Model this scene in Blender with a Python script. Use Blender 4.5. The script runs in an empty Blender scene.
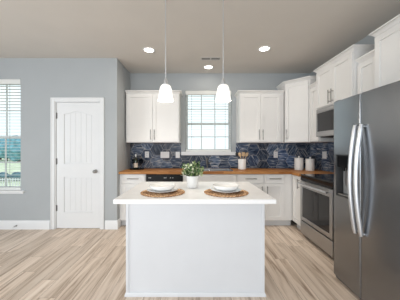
import bpy, bmesh, math, random
from mathutils import Vector, Matrix
random.seed(7)
scene = bpy.context.scene
COL = scene.collection
PI = math.pi

# ------------------------------------------------------------ camera, world, lights, exposure
cam_data = bpy.data.cameras.new('camera')
cam_data.sensor_width = 36.0
cam_data.lens = 216.0 / 400.0 * 36.0
cam_data.shift_x = 0.010
cam_data.shift_y = -0.005
cam_data.clip_start = 0.05
cam = bpy.data.objects.new('camera', cam_data)
cam.location = (0, 0, 1.30)
cam.rotation_euler = (PI / 2, 0, 0)
COL.objects.link(cam)
scene.camera = cam

world = bpy.data.worlds.new('sky')
scene.world = world
world.use_nodes = True
wb = world.node_tree.nodes['Background']
wb.inputs['Color'].default_value = (0.86, 0.94, 1.0, 1)
wb.inputs['Strength'].default_value = 1.1

def area(name, loc, rot, sx, sy, power, color):
    d = bpy.data.lights.new(name, 'AREA')
    d.shape = 'RECTANGLE'; d.size = sx; d.size_y = sy
    d.energy = power; d.color = color
    o = bpy.data.objects.new(name, d); COL.objects.link(o)
    o.location = loc; o.rotation_euler = rot
    return o
# daylight entering through the glazed openings behind and to the left of the camera
area('daylight_rear', (-0.9, -3.05, 1.15), (PI / 2, 0, 0), 3.6, 2.1, 100, (0.90, 0.95, 1.0))
area('daylight_left', (-4.64, 0.3, 1.45), (PI / 2, 0, -PI / 2), 2.2, 1.7, 50, (0.88, 0.95, 1.0))

scene.view_settings.view_transform = 'Standard'
scene.view_settings.look = 'None'
scene.view_settings.gamma = 1.0
scene.view_settings.use_curve_mapping = False
scene.view_settings.exposure = 0.32

# ------------------------------------------------------------ materials
def nodes_of(name):
    m = bpy.data.materials.new(name); m.use_nodes = True
    nt = m.node_tree
    return m, nt, nt.nodes['Principled BSDF']

def N(nt, kind, **kw):
    n = nt.nodes.new(kind)
    for k, v in kw.items(): setattr(n, k, v)
    return n

def mat(name, rgb, rough=0.5, metal=0.0, var=0.04, scale=6.0, bump=0.0, bump_scale=200.0, stretch=(1, 1, 1), spec=None, coat=0.0, aniso=0.0):
    """plain surface with a faint procedural variation of its tone"""
    m, nt, p = nodes_of(name)
    tc = N(nt, 'ShaderNodeTexCoord'); mp = N(nt, 'ShaderNodeMapping')
    mp.inputs['Scale'].default_value = stretch
    nt.links.new(tc.outputs['Object'], mp.inputs['Vector'])
    no = N(nt, 'ShaderNodeTexNoise'); no.inputs['Scale'].default_value = scale; no.inputs['Detail'].default_value = 4
    nt.links.new(mp.outputs['Vector'], no.inputs['Vector'])
    rp = N(nt, 'ShaderNodeValToRGB')
    rp.color_ramp.elements[0].position = 0.3; rp.color_ramp.elements[1].position = 0.7
    rp.color_ramp.elements[0].color = tuple(c * (1 - var) for c in rgb) + (1,)
    rp.color_ramp.elements[1].color = tuple(min(1, c * (1 + var)) for c in rgb) + (1,)
    nt.links.new(no.outputs['Fac'], rp.inputs['Fac'])
    nt.links.new(rp.outputs['Color'], p.inputs['Base Color'])
    p.inputs['Roughness'].default_value = rough
    p.inputs['Metallic'].default_value = metal
    if spec is not None: p.inputs['Specular IOR Level'].default_value = spec
    if coat: p.inputs['Coat Weight'].default_value = coat
    if bump:
        n2 = N(nt, 'ShaderNodeTexNoise'); n2.inputs['Scale'].default_value = bump_scale
        nt.links.new(mp.outputs['Vector'], n2.inputs['Vector'])
        b = N(nt, 'ShaderNodeBump'); b.inputs['Strength'].default_value = bump; b.inputs['Distance'].default_value = 0.002
        nt.links.new(n2.outputs['Fac'], b.inputs['Height']); nt.links.new(b.outputs['Normal'], p.inputs['Normal'])
    return m

def emit(name, rgb, strength, body=1.0):
    m, nt, p = nodes_of(name)
    p.inputs['Base Color'].default_value = (*[c * body for c in rgb], 1)
    p.inputs['Emission Color'].default_value = (*rgb, 1)
    p.inputs['Emission Strength'].default_value = strength
    return m

def glass_pane(name, tint=(0.95, 0.98, 0.97)):
    m, nt, p = nodes_of(name)
    nt.nodes.remove(p)
    tr = N(nt, 'ShaderNodeBsdfTransparent'); tr.inputs['Color'].default_value = (*tint, 1)
    gl = N(nt, 'ShaderNodeBsdfGlossy'); gl.inputs['Roughness'].default_value = 0.02
    fr = N(nt, 'ShaderNodeFresnel'); fr.inputs['IOR'].default_value = 1.1
    mx = N(nt, 'ShaderNodeMixShader')
    nt.links.new(fr.outputs[0], mx.inputs[0]); nt.links.new(tr.outputs[0], mx.inputs[1]); nt.links.new(gl.outputs[0], mx.inputs[2])
    nt.links.new(mx.outputs[0], nt.nodes['Material Output'].inputs['Surface'])
    return m

def translucent_slat(name, rgb, amount):
    m = mat(name, rgb, 0.5, var=0.02)
    nt = m.node_tree; p = nt.nodes['Principled BSDF']
    tl = N(nt, 'ShaderNodeBsdfTranslucent'); tl.inputs['Color'].default_value = (*rgb, 1)
    mx = N(nt, 'ShaderNodeMixShader'); mx.inputs[0].default_value = amount
    nt.links.new(p.outputs[0], mx.inputs[1]); nt.links.new(tl.outputs[0], mx.inputs[2])
    nt.links.new(mx.outputs[0], nt.nodes['Material Output'].inputs['Surface'])
    return m

def ramp(nt, stops):
    r = N(nt, 'ShaderNodeValToRGB')
    e = r.color_ramp.elements
    while len(e) < len(stops): e.new(0.5)
    for i, (p, c) in enumerate(stops):
        e[i].position = p; e[i].color = (*c, 1)
    return r

def wood_floor():
    m, nt, p = nodes_of('plank_floor')
    L = nt.links.new
    tc = N(nt, 'ShaderNodeTexCoord'); sep = N(nt, 'ShaderNodeSeparateXYZ'); L(tc.outputs['Object'], sep.inputs[0])
    dv = N(nt, 'ShaderNodeMath', operation='DIVIDE'); L(sep.outputs['X'], dv.inputs[0]); dv.inputs[1].default_value = 0.152
    fl = N(nt, 'ShaderNodeMath', operation='FLOOR'); L(dv.outputs[0], fl.inputs[0])
    wn = N(nt, 'ShaderNodeTexWhiteNoise', noise_dimensions='1D'); L(fl.outputs[0], wn.inputs['W'])
    ma = N(nt, 'ShaderNodeMath', operation='MULTIPLY_ADD'); L(wn.outputs['Value'], ma.inputs[0]); ma.inputs[1].default_value = 1.22; L(sep.outputs['Y'], ma.inputs[2])
    cmb = N(nt, 'ShaderNodeCombineXYZ'); L(ma.outputs[0], cmb.inputs['X']); L(sep.outputs['X'], cmb.inputs['Y'])
    br = N(nt, 'ShaderNodeTexBrick'); br.offset = 0.0
    br.inputs['Scale'].default_value = 1.0; br.inputs['Brick Width'].default_value = 1.22; br.inputs['Row Height'].default_value = 0.152
    br.inputs['Mortar Size'].default_value = 0.0012; br.inputs['Mortar Smooth'].default_value = 0.3; br.inputs['Bias'].default_value = 0.0
    br.inputs['Color1'].default_value = (0, 0, 0, 1); br.inputs['Color2'].default_value = (1, 1, 1, 1); br.inputs['Mortar'].default_value = (0.5, 0.5, 0.5, 1)
    L(cmb.outputs[0], br.inputs['Vector'])
    off = N(nt, 'ShaderNodeVectorMath', operation='SCALE'); L(br.outputs['Color'], off.inputs[0]); off.inputs['Scale'].default_value = 37.0
    mp = N(nt, 'ShaderNodeMapping'); mp.inputs['Scale'].default_value = (1.0, 15.0, 1.0); L(cmb.outputs[0], mp.inputs['Vector'])
    add = N(nt, 'ShaderNodeVectorMath', operation='ADD'); L(mp.outputs[0], add.inputs[0]); L(off.outputs[0], add.inputs[1])
    n1 = N(nt, 'ShaderNodeTexNoise'); n1.inputs['Scale'].default_value = 1.25; n1.inputs['Detail'].default_value = 5; n1.inputs['Distortion'].default_value = 1.0; n1.inputs['Roughness'].default_value = 0.62
    L(add.outputs[0], n1.inputs['Vector'])
    r1 = ramp(nt, [(0.28, (0.27, 0.19, 0.14)), (0.41, (0.56, 0.45, 0.36)), (0.52, (0.72, 0.605, 0.51)), (0.70, (0.82, 0.72, 0.625))])
    L(n1.outputs['Fac'], r1.inputs['Fac'])
    r2 = ramp(nt, [(0.0, (0.84, 0.82, 0.80)), (0.5, (0.99, 0.97, 0.95)), (1.0, (1.10, 1.10, 1.10))]); L(br.outputs['Color'], r2.inputs['Fac'])
    mx = N(nt, 'ShaderNodeMix', data_type='RGBA', blend_type='MULTIPLY'); mx.inputs['Factor'].default_value = 1.0
    L(r1.outputs['Color'], mx.inputs['A']); L(r2.outputs['Color'], mx.inputs['B'])
    mm = N(nt, 'ShaderNodeMix', data_type='RGBA'); L(br.outputs['Fac'], mm.inputs['Factor']); L(mx.outputs['Result'], mm.inputs['A'])
    mm.inputs['B'].default_value = (0.16, 0.12, 0.09, 1)
    L(mm.outputs['Result'], p.inputs['Base Color'])
    p.inputs['Roughness'].default_value = 0.42
    p.inputs['Specular IOR Level'].default_value = 0.35
    return m

def butcher_block(name, along='X'):
    m, nt, p = nodes_of(name)
    L = nt.links.new
    tc = N(nt, 'ShaderNodeTexCoord'); sep = N(nt, 'ShaderNodeSeparateXYZ'); L(tc.outputs['Object'], sep.inputs[0])
    sm = N(nt, 'ShaderNodeMath', operation='ADD'); L(sep.outputs['Y'], sm.inputs[0]); L(sep.outputs['Z'], sm.inputs[1])
    cmb = N(nt, 'ShaderNodeCombineXYZ'); L(sep.outputs['X'], cmb.inputs['X']); L(sm.outputs[0], cmb.inputs['Y'])
    br = N(nt, 'ShaderNodeTexBrick'); br.offset = 0.43
    br.inputs['Scale'].default_value = 1.0; br.inputs['Brick Width'].default_value = 0.45; br.inputs['Row Height'].default_value = 0.042
    br.inputs['Mortar Size'].default_value = 0.0006
    br.inputs['Color1'].default_value = (0, 0, 0, 1); br.inputs['Color2'].default_value = (1, 1, 1, 1); br.inputs['Mortar'].default_value = (0.2, 0.2, 0.2, 1)
    L(cmb.outputs[0], br.inputs['Vector'])
    r = ramp(nt, [(0, (0.27, 0.105, 0.032)), (0.5, (0.40, 0.175, 0.055)), (1, (0.54, 0.27, 0.10))]); L(br.outputs['Color'], r.inputs['Fac'])
    mp = N(nt, 'ShaderNodeMapping'); mp.inputs['Scale'].default_value = (3, 60, 60); L(tc.outputs['Object'], mp.inputs[0])
    no = N(nt, 'ShaderNodeTexNoise'); no.inputs['Scale'].default_value = 1.5; no.inputs['Detail'].default_value = 4; L(mp.outputs[0], no.inputs[0])
    r2 = ramp(nt, [(0.3, (0.75, 0.72, 0.7)), (0.7, (1.1, 1.1, 1.1))]); L(no.outputs['Fac'], r2.inputs['Fac'])
    mx = N(nt, 'ShaderNodeMix', data_type='RGBA', blend_type='MULTIPLY'); mx.inputs['Factor'].default_value = 1
    L(r.outputs[0], mx.inputs['A']); L(r2.outputs[0], mx.inputs['B']); L(mx.outputs['Result'], p.inputs['Base Color'])
    p.inputs['Roughness'].default_value = 0.5; p.inputs['Specular IOR Level'].default_value = 0.25
    return m

def tile_material():
    m, nt, p = nodes_of('blue_hexagon_tile')
    L = nt.links.new
    uv = N(nt, 'ShaderNodeUVMap'); uv.uv_map = 'UVMap'
    mp = N(nt, 'ShaderNodeMapping'); mp.inputs['Scale'].default_value = (7, 46, 1); L(uv.outputs[0], mp.inputs[0])
    no = N(nt, 'ShaderNodeTexNoise'); no.inputs['Scale'].default_value = 1.0; no.inputs['Detail'].default_value = 5; no.inputs['Distortion'].default_value = 0.6
    L(mp.outputs[0], no.inputs[0])
    r = ramp(nt, [(0.32, (0.012, 0.020, 0.042)), (0.46, (0.050, 0.073, 0.118)), (0.56, (0.120, 0.150, 0.205)), (0.68, (0.42, 0.40, 0.37))]); L(no.outputs['Fac'], r.inputs['Fac'])
    at = N(nt, 'ShaderNodeAttribute'); at.attribute_name = 'tone'
    mx = N(nt, 'ShaderNodeMix', data_type='RGBA', blend_type='MULTIPLY'); mx.inputs['Factor'].default_value = 1
    L(r.outputs[0], mx.inputs['A']); L(at.outputs['Color'], mx.inputs['B']); L(mx.outputs['Result'], p.inputs['Base Color'])
    p.inputs['Roughness'].default_value = 0.35; p.inputs['Specular IOR Level'].default_value = 0.2
    return m

def jute():
    m, nt, p = nodes_of('woven_jute')
    L = nt.links.new
    tc = N(nt, 'ShaderNodeTexCoord')
    vo = N(nt, 'ShaderNodeTexVoronoi'); vo.inputs['Scale'].default_value = 75; L(tc.outputs['Object'], vo.inputs['Vector'])
    no = N(nt, 'ShaderNodeTexNoise'); no.inputs['Scale'].default_value = 30; L(tc.outputs['Object'], no.inputs['Vector'])
    mt = N(nt, 'ShaderNodeMath', operation='ADD'); L(vo.outputs['Distance'], mt.inputs[0]); L(no.outputs['Fac'], mt.inputs[1])
    r = ramp(nt, [(0.66, (0.90, 0.65, 0.41)), (0.92, (0.72, 0.46, 0.26)), (1.0, (0.36, 0.19, 0.09))]); L(mt.outputs[0], r.inputs['Fac'])
    L(r.outputs[0], p.inputs['Base Color']); p.inputs['Roughness'].default_value = 0.85
    b = N(nt, 'ShaderNodeBump'); b.inputs['Strength'].default_value = 0.8; b.inputs['Distance'].default_value = 0.006; b.invert = True
    L(vo.outputs['Distance'], b.inputs['Height']); L(b.outputs[0], p.inputs['Normal'])
    return m

def leaf_material():
    m, nt, p = nodes_of('variegated_leaf')
    L = nt.links.new
    at = N(nt, 'ShaderNodeAttribute'); at.attribute_name = 'tone'
    r = ramp(nt, [(0.0, (0.018, 0.05, 0.015)), (0.5, (0.07, 0.15, 0.045)), (0.72, (0.36, 0.44, 0.20)), (0.95, (0.78, 0.80, 0.62))])
    L(at.outputs['Fac'], r.inputs['Fac']); L(r.outputs[0], p.inputs['Base Color']); p.inputs['Roughness'].default_value = 0.5
    return m

M = dict(
    wall=mat('grey_blue_wall_paint', (0.43, 0.455, 0.47), 0.8, var=0.015, scale=3, bump=0.05),
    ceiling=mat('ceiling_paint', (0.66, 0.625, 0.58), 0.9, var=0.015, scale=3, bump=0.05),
    trim=mat('white_trim_paint', (0.80, 0.81, 0.82), 0.4, var=0.01),
    cabinet=mat('white_cabinet_paint', (0.80, 0.79, 0.775), 0.38, var=0.012),
    island=mat('white_island_paint', (0.72, 0.735, 0.76), 0.4, var=0.012),
    toe=mat('toe_kick_paint', (0.62, 0.62, 0.62), 0.5, var=0.02),
    quartz=mat('white_quartz', (0.95, 0.95, 0.955), 0.28, var=0.02, scale=12),
    nickel=mat('brushed_nickel', (0.32, 0.31, 0.295), 0.3, 1.0, var=0.05, scale=40, stretch=(1, 1, 20)),
    hinge=mat('dark_satin_hinge', (0.16, 0.155, 0.15), 0.45, 0.6, var=0.05),
    chrome=mat('polished_chrome', (0.75, 0.76, 0.78), 0.12, 1.0, var=0.02),
    steel=mat('stainless_steel', (0.44, 0.435, 0.435), 0.36, 1.0, var=0.03, scale=5, stretch=(1, 60, 1)),
    steel_front=mat('brushed_stainless_front', (0.29, 0.30, 0.315), 0.27, 1.0, var=0.03, scale=4, stretch=(1, 40, 1)),
    steel_bright=mat('satin_steel_handle', (0.72, 0.74, 0.77), 0.42, 1.0, var=0.03, scale=5, stretch=(1, 1, 30)),
    black=mat('black_enamel', (0.010, 0.010, 0.011), 0.45, var=0.1, spec=0.2),
    black_gloss=mat('black_glass', (0.008, 0.008, 0.009), 0.08, var=0.1, spec=0.3),
    oven_glass=mat('dark_oven_glass', (0.014, 0.014, 0.016), 0.05, var=0.1, spec=0.45),
    grey_plastic=mat('grey_plastic', (0.16, 0.165, 0.17), 0.4, var=0.05),
    dark_plastic=mat('dark_grey_plastic', (0.05, 0.052, 0.055), 0.35, var=0.05),
    light_plastic=mat('light_grey_plastic', (0.34, 0.35, 0.36), 0.35, var=0.05),
    dark_gasket=mat('dark_gasket', (0.02, 0.02, 0.02), 0.7, var=0.1),
    ceramic=mat('white_glazed_ceramic', (0.91, 0.91, 0.90), 0.18, var=0.01),
    matte_ceramic=mat('matte_white_ceramic', (0.80, 0.79, 0.78), 0.4, var=0.02),
    blind=mat('white_blind_headrail', (0.80, 0.81, 0.79), 0.5, var=0.02),
    slat=translucent_slat('white_blind_slat', (0.88, 0.89, 0.88), 0.50),
    vinyl=mat('white_window_vinyl', (0.62, 0.63, 0.62), 0.4, var=0.02),
    plate=mat('white_switch_plate', (0.78, 0.78, 0.78), 0.35, var=0.01),
    socket=mat('grey_socket_slot', (0.22, 0.22, 0.23), 0.5, var=0.05),
    grout=mat('pale_grout', (0.42, 0.41, 0.41), 0.9, var=0.06, scale=40),
    wood_spoon=mat('light_spoon_wood', (0.60, 0.42, 0.25), 0.5, var=0.15, scale=20, stretch=(4, 4, 1)),
    black_nylon=mat('black_nylon', (0.02, 0.02, 0.02), 0.4, var=0.1),
    soil=mat('dark_soil', (0.04, 0.028, 0.02), 0.9, var=0.3, scale=80),
    stem=mat('green_stem', (0.08, 0.14, 0.05), 0.6, var=0.2, scale=50),
    bottle=mat('dark_green_bottle_glass', (0.012, 0.02, 0.010), 0.06, var=0.1, spec=0.7),
    foil=mat('pale_foil', (0.55, 0.55, 0.53), 0.3, 0.6, var=0.05),
    label=mat('cream_paper_label', (0.62, 0.54, 0.45), 0.7, var=0.06, scale=40),
    tray=mat('dark_lacquer_tray', (0.02, 0.017, 0.016), 0.25, var=0.1),
    glass=glass_pane('window_glass'),
    wine_glass=glass_pane('clear_wine_glass', (0.62, 0.64, 0.66)),
    shade=emit('glowing_opal_glass', (1.0, 0.97, 0.92), 0.80, 0.35),
    lens=emit('lit_downlight_lens', (1.0, 0.93, 0.80), 9.0),
    vent=mat('white_vent_paint', (0.60, 0.58, 0.55), 0.5, var=0.02),
    vent_dark=mat('painted_slot_shade', (0.06, 0.055, 0.05), 0.8, var=0.1),  # dark tone stands in for the shade inside the vent slots
    grass=mat('sunlit_lawn', (0.72, 0.76, 0.56), 0.95, var=0.25, scale=0.8),
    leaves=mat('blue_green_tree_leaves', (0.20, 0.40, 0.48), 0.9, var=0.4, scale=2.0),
    shrub=mat('dark_shrub_leaves', (0.13, 0.22, 0.26), 0.9, var=0.4, scale=4),
    bark=mat('brown_bark', (0.12, 0.08, 0.05), 0.9, var=0.2),
    floor=wood_floor(), wood=butcher_block('butcher_block'), tile=tile_material(), jute=jute(), leaf=leaf_material(),
)

# ------------------------------------------------------------ mesh helpers
class MB:
    def __init__(s):
        s.bm = bmesh.new()
    def box(s, x0, x1, y0, y1, z0, z1, mi=0):
        v = [s.bm.verts.new((x, y, z)) for x in (x0, x1) for y in (y0, y1) for z in (z0, z1)]
        for f in ((0, 1, 3, 2), (4, 6, 7, 5), (0, 4, 5, 1), (2, 3, 7, 6), (0, 2, 6, 4), (1, 5, 7, 3)):
            s.bm.faces.new([v[i] for i in f]).material_index = mi
        return s
    def prism(s, pts, z0, z1):
        a = [s.bm.verts.new((x, y, z0)) for x, y in pts]; b = [s.bm.verts.new((x, y, z1)) for x, y in pts]
        n = len(pts)
        s.bm.faces.new(a[::-1]); s.bm.faces.new(b)
        for i in range(n): s.bm.faces.new((a[i], a[(i + 1) % n], b[(i + 1) % n], b[i]))
        return s
    def extrude_xz(s, pts, y0, y1):
        a = [s.bm.verts.new((x, y0, z)) for x, z in pts]; b = [s.bm.verts.new((x, y1, z)) for x, z in pts]
        n = len(pts)
        s.bm.faces.new(a); s.bm.faces.new(b[::-1])
        for i in range(n): s.bm.faces.new((a[i], b[i], b[(i + 1) % n], a[(i + 1) % n]))
        return s
    def lathe(s, prof, c=(0, 0, 0), seg=32, smooth=True):
        rings = []
        for r, z in prof:
            if r < 1e-6: rings.append([s.bm.verts.new((c[0], c[1], c[2] + z))])
            else: rings.append([s.bm.verts.new((c[0] + r * math.cos(2 * PI * k / seg), c[1] + r * math.sin(2 * PI * k / seg), c[2] + z)) for k in range(seg)])
        for a, b in zip(rings, rings[1:]):
            for k in range(seg):
                k2 = (k + 1) % seg
                if len(a) == 1 and len(b) == 1: continue
                if len(a) == 1: f = s.bm.faces.new((a[0], b[k], b[k2]))
                elif len(b) == 1: f = s.bm.faces.new((a[k], a[k2], b[0]))
                else: f = s.bm.faces.new((a[k], a[k2], b[k2], b[k]))
                f.smooth = smooth
        return s
    def tube(s, pts, r, seg=10, caps=True, flat=1.0):
        pts = [Vector(p) for p in pts]
        rr = r if isinstance(r, (list, tuple)) else [r] * len(pts)
        rings = []; up = None
        for i, p in enumerate(pts):
            d = (pts[min(i + 1, len(pts) - 1)] - pts[max(i - 1, 0)]).normalized()
            if up is None:
                up = Vector((0, 0, 1)) if abs(d.z) < 0.9 else Vector((0, 1, 0))
            u = d.cross(up).normalized(); w = u.cross(d).normalized(); up = w
            rings.append([s.bm.verts.new(p + (u * math.cos(2 * PI * k / seg) + w * flat * math.sin(2 * PI * k / seg)) * rr[i]) for k in range(seg)])
        for a, b in zip(rings, rings[1:]):
            for k in range(seg):
                s.bm.faces.new((a[k], a[(k + 1) % seg], b[(k + 1) % seg], b[k])).smooth = True
        if caps:
            s.bm.faces.new(rings[0][::-1]); s.bm.faces.new(rings[-1])
        return s
    def sweep(s, path, prof, z0):
        """sweep a closed (out, z) profile along a 2D path; outward is to the right of travel"""
        P = [Vector(p) for p in path]; n = len(P)
        nor = []
        for i in range(n - 1):
            d = (P[i + 1] - P[i]).normalized(); nor.append(Vector((d.y, -d.x)))
        rings = []
        for i in range(n):
            if i == 0: o = nor[0]
            elif i == n - 1: o = nor[-1]
            else:
                b = nor[i - 1] + nor[i]; o = b / (1 + nor[i - 1].dot(nor[i]))
            rings.append([s.bm.verts.new((P[i].x + o.x * q, P[i].y + o.y * q, z0 + z)) for q, z in prof])
        k = len(prof)
        for a, b in zip(rings, rings[1:]):
            for j in range(k): s.bm.faces.new((a[j], a[(j + 1) % k], b[(j + 1) % k], b[j]))
        s.bm.faces.new(rings[0][::-1]); s.bm.faces.new(rings[-1])
        return s
    def sphere(s, c, r, sc=(1, 1, 1), seg=14):
        m = Matrix.Translation(c) @ Matrix.Diagonal((sc[0], sc[1], sc[2], 1))
        g = bmesh.ops.create_uvsphere(s.bm, u_segments=seg, v_segments=max(6, seg // 2), radius=r, matrix=m)
        for v in g['verts']:
            for f in v.link_faces: f.smooth = True
        return s
    def build(s, name, material, parent=None, loc=(0, 0, 0), rot=(0, 0, 0), bevel=0.0, segs=2):
        bmesh.ops.recalc_face_normals(s.bm, faces=s.bm.faces)
        me = bpy.data.meshes.new(name); s.bm.to_mesh(me); s.bm.free()
        me.set_sharp_from_angle(angle=math.radians(38))
        for mm in (material if isinstance(material, (list, tuple)) else [material]): me.materials.append(mm)
        o = bpy.data.objects.new(name, me); COL.objects.link(o)
        o.location = loc; o.rotation_euler = rot
        if parent is not None: o.parent = parent
        if bevel:
            b = o.modifiers.new('bevel', 'BEVEL'); b.width = bevel; b.segments = segs; b.limit_method = 'ANGLE'; b.angle_limit = math.radians(40)
            b.harden_normals = False
        return o

def tag(o, label, cat, group=None):
    o['label'] = label; o['category'] = cat
    if group: o['group'] = group
    return o
def thing(name, label, cat, loc=(0, 0, 0), rotz=0.0, group=None):
    o = bpy.data.objects.new(name, None); COL.objects.link(o)
    o.empty_display_size = 0.1
    o.location = loc; o.rotation_euler = (0, 0, rotz)
    return tag(o, label, cat, group)
def struct(o):
    o['kind'] = 'structure'; return o
def struct_root(name, loc=(0, 0, 0)):
    o = bpy.data.objects.new(name, None); COL.objects.link(o); o.location = loc; o.empty_display_size = 0.1
    return struct(o)
def dup(root, loc, rotz, label, group=None):
    r = root.copy(); COL.objects.link(r); r.location = loc; r.rotation_euler = (0, 0, rotz); r['label'] = label
    if group: r['group'] = group
    for ch in list(root.children):
        c = ch.copy(); COL.objects.link(c); c.parent = r
        for g in list(ch.children):
            d = g.copy(); COL.objects.link(d); d.parent = c
    return r

# ------------------------------------------------------------ room measures (metres, camera at the origin)
CEIL = 2.74
YB = 4.17          # face of the back wall
XR = 2.20          # face of the right wall
YD = 3.46          # face of the wall with the pantry door
XS = -1.265        # face of the short return wall
XL, YR = -4.60, -3.0
WK = (-0.21, 0.69, 1.215, 2.41)       # kitchen window opening
WL = (-3.72, -2.81, 0.61, 2.405)      # left window opening
DO = (-2.265, -1.525, 2.05)           # door opening

# ------------------------------------------------------------ structure
struct(MB().box(XL - .14, XR + .14, YR - .14, YB + .14, -0.12, 0).build('floor', M['floor']))
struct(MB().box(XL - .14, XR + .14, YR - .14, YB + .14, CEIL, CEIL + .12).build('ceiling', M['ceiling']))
b = MB()
b.box(XS - .12, WK[0], YB, YB + .14, 0, CEIL).box(WK[1], XR + .14, YB, YB + .14, 0, CEIL)
b.box(WK[0], WK[1], YB, YB + .14, 0, WK[2]).box(WK[0], WK[1], YB, YB + .14, WK[3], CEIL)
struct(b.build('wall_back', M['wall']))
struct(MB().box(XR, XR + .14, YR - .14, YB, 0, CEIL).build('wall_right', M['wall']))
b = MB()
b.box(XL, WL[0], YD, YD + .14, 0, CEIL).box(WL[0], WL[1], YD, YD + .14, 0, WL[2]).box(WL[0], WL[1], YD, YD + .14, WL[3], CEIL)
b.box(WL[1], DO[0], YD, YD + .14, 0, CEIL).box(DO[0], DO[1], YD, YD + .14, DO[2], CEIL).box(DO[1], XS, YD, YD + .14, 0, CEIL)
struct(b.build('wall_front', M['wall']))
struct(MB().box(XS - .12, XS, YD + .14, YB, 0, CEIL).build('wall_return', M['wall']))
b = MB()   # left wall with a wide window opening, rear wall with a patio opening (both behind the camera's view)
b.box(XL - .14, XL, YR - .14, -0.8, 0, CEIL).box(XL - .14, XL, 1.4, YD + .14, 0, CEIL)
b.box(XL - .14, XL, -0.8, 1.4, 0, .6).box(XL - .14, XL, -0.8, 1.4, 2.3, CEIL)
struct(b.build('wall_left', M['wall']))
b = MB()
b.box(XL, -2.7, YR - .14, YR, 0, CEIL).box(0.9, XR, YR - .14, YR, 0, CEIL).box(-2.7, 0.9, YR - .14, YR, 2.2, CEIL).box(-2.7, 0.9, YR - .14, YR, 0, 0.1)
struct(b.build('wall_rear', M['wall']))

# baseboards with a small moulded top
BP = [(0, 0), (.016, 0), (.016, .105), (.012, .118), (.010, .130), (.004, .140), (0, .140)]
struct(MB().sweep([(-4.6, YD), (-2.335, YD)], BP, 0).build('baseboard_left', M['trim']))
struct(MB().sweep([(-1.455, YD), (XS, YD), (XS, 3.60)], BP, 0).build('baseboard_front', M['trim']))
struct(MB().sweep([(XR, 2.44), (XR, -3.0)], BP, 0).build('baseboard_right', M['trim']))

# ------------------------------------------------------------ windows (glazing is structure, blinds are things)
def window(name, op, y0, cols, rows, sash_z):
    x0, x1, z0, z1 = op
    root = struct_root(name, ((x0 + x1) / 2, y0, z0))
    w = (x1 - x0) / 2; h = z1 - z0
    f = MB(); t = .028
    f.box(-w, -w + t, .075, .135, 0, h).box(w - t, w, .075, .135, 0, h).box(-w + t, w - t, .075, .135, 0, t).box(-w + t, w - t, .075, .135, h - t, h)
    f.build('window_frame', M['vinyl'], root, bevel=.002)
    zm = sash_z - z0
    for (za, zb, yy) in ((zm - .02, h - t, .105), (t, zm + .02, .085)):
        s = MB(); e = .022; xa, xb = -w + t, w - t
        s.box(xa, xa + e, yy, yy + .022, za, zb).box(xb - e, xb, yy, yy + .022, za, zb)
        s.box(xa + e, xb - e, yy, yy + .022, za, za + .036).box(xa + e, xb - e, yy, yy + .022, zb - .034, zb)
        xi0, xi1, zi0, zi1 = xa + e, xb - e, za + .036, zb - .034
        for k in range(1, cols):
            xx = xi0 + (xi1 - xi0) * k / cols; s.box(xx - .009, xx + .009, yy + .003, yy + .019, zi0, zi1)
        for k in range(1, rows):
            zz = zi0 + (zi1 - zi0) * k / rows; s.box(xi0, xi1, yy + .004, yy + .018, zz - .009, zz + .009)
        so = s.build('sash', M['vinyl'], root)
        MB().box(xi0 - .004, xi1 + .004, yy + .010, yy + .012, zi0 - .004, zi1 + .004).build('pane', M['glass'], so)
    return root
window('window_1', WK, YB, 3, 2, 1.775)
window('window_2', WL, YD, 3, 2, 1.475)
def sill(name, x0, x1, y, z, horn, th, apron):
    s = MB().box(x0 + .001, x1 - .001, y, y + .073, z, z + .012)
    s.box(x0 - horn, x1 + horn, y - .038, y, z - th + .012, z + .012)
    if apron: s.box(x0 - horn + .02, x1 + horn - .02, y - .016, y, z - th - apron + .012, z - th + .012)
    return struct(s.build(name, M['trim'], bevel=.003))
sill('trim_1', WK[0], WK[1], YB, WK[2], .075, .066, 0)
sill('trim_2', WL[0], WL[1], YD, WL[2], .075, .022, .03)

def blind(op, y0, label, tilt, cords, zbot, slat):
    x0, x1, z0, z1 = op
    root = thing('window_blind', label, 'blind', ((x0 + x1) / 2, y0 + .037, z1))
    w = (x1 - x0) / 2 - .012
    MB().box(-w, w, -.020, .024, -.042, -.002).box(-w - .006, w + .006, -.035, -.022, -.078, -.002).build('valance', M['blind'], root, bevel=.002)
    s = MB(); z = -.105; H = z1 - zbot
    n = 0
    while z > -H + .07:
        c, sn = math.cos(tilt), math.sin(tilt); hw = .0245
        pts = []
        for q, zz in ((-1, 0), (1, 0)):
            pts.append((q * hw * c, z + q * hw * sn))
        (ya, za), (yb, zb) = pts
        v = [s.bm.verts.new(p) for p in ((-w, ya, za), (w, ya, za), (w, yb, zb), (-w, yb, zb), (-w, ya, za - .0028), (w, ya, za - .0028), (w, yb, zb - .0028), (-w, yb, zb - .0028))]
        for f in ((0, 1, 2, 3), (4, 7, 6, 5), (0, 4, 5, 1), (1, 5, 6, 2), (2, 6, 7, 3), (3, 7, 4, 0)): s.bm.faces.new([v[i] for i in f])
        z -= .0495
    s.build('slats', slat, root)
    MB().box(-w, w, -.024, .024, -H, -H + .040).build('bottom_rail', M['blind'], root, bevel=.003)
    for cx in cords:
        MB().box(cx - .0022, cx + .0022, -.0285, -.0265, -H + .040, -.078).build('ladder_cord', M['socket'], root)
    return root
blind(WK, YB, 'white slatted blind lowered over the kitchen window above the sink', math.radians(2), (-.325, .325), WK[2] + .014, M['slat'])
blind(WL, YD, 'white slatted blind in the window at the left edge beside the door', math.radians(-2), (-.275, .275), WL[2] + .014, M['slat'])

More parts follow.
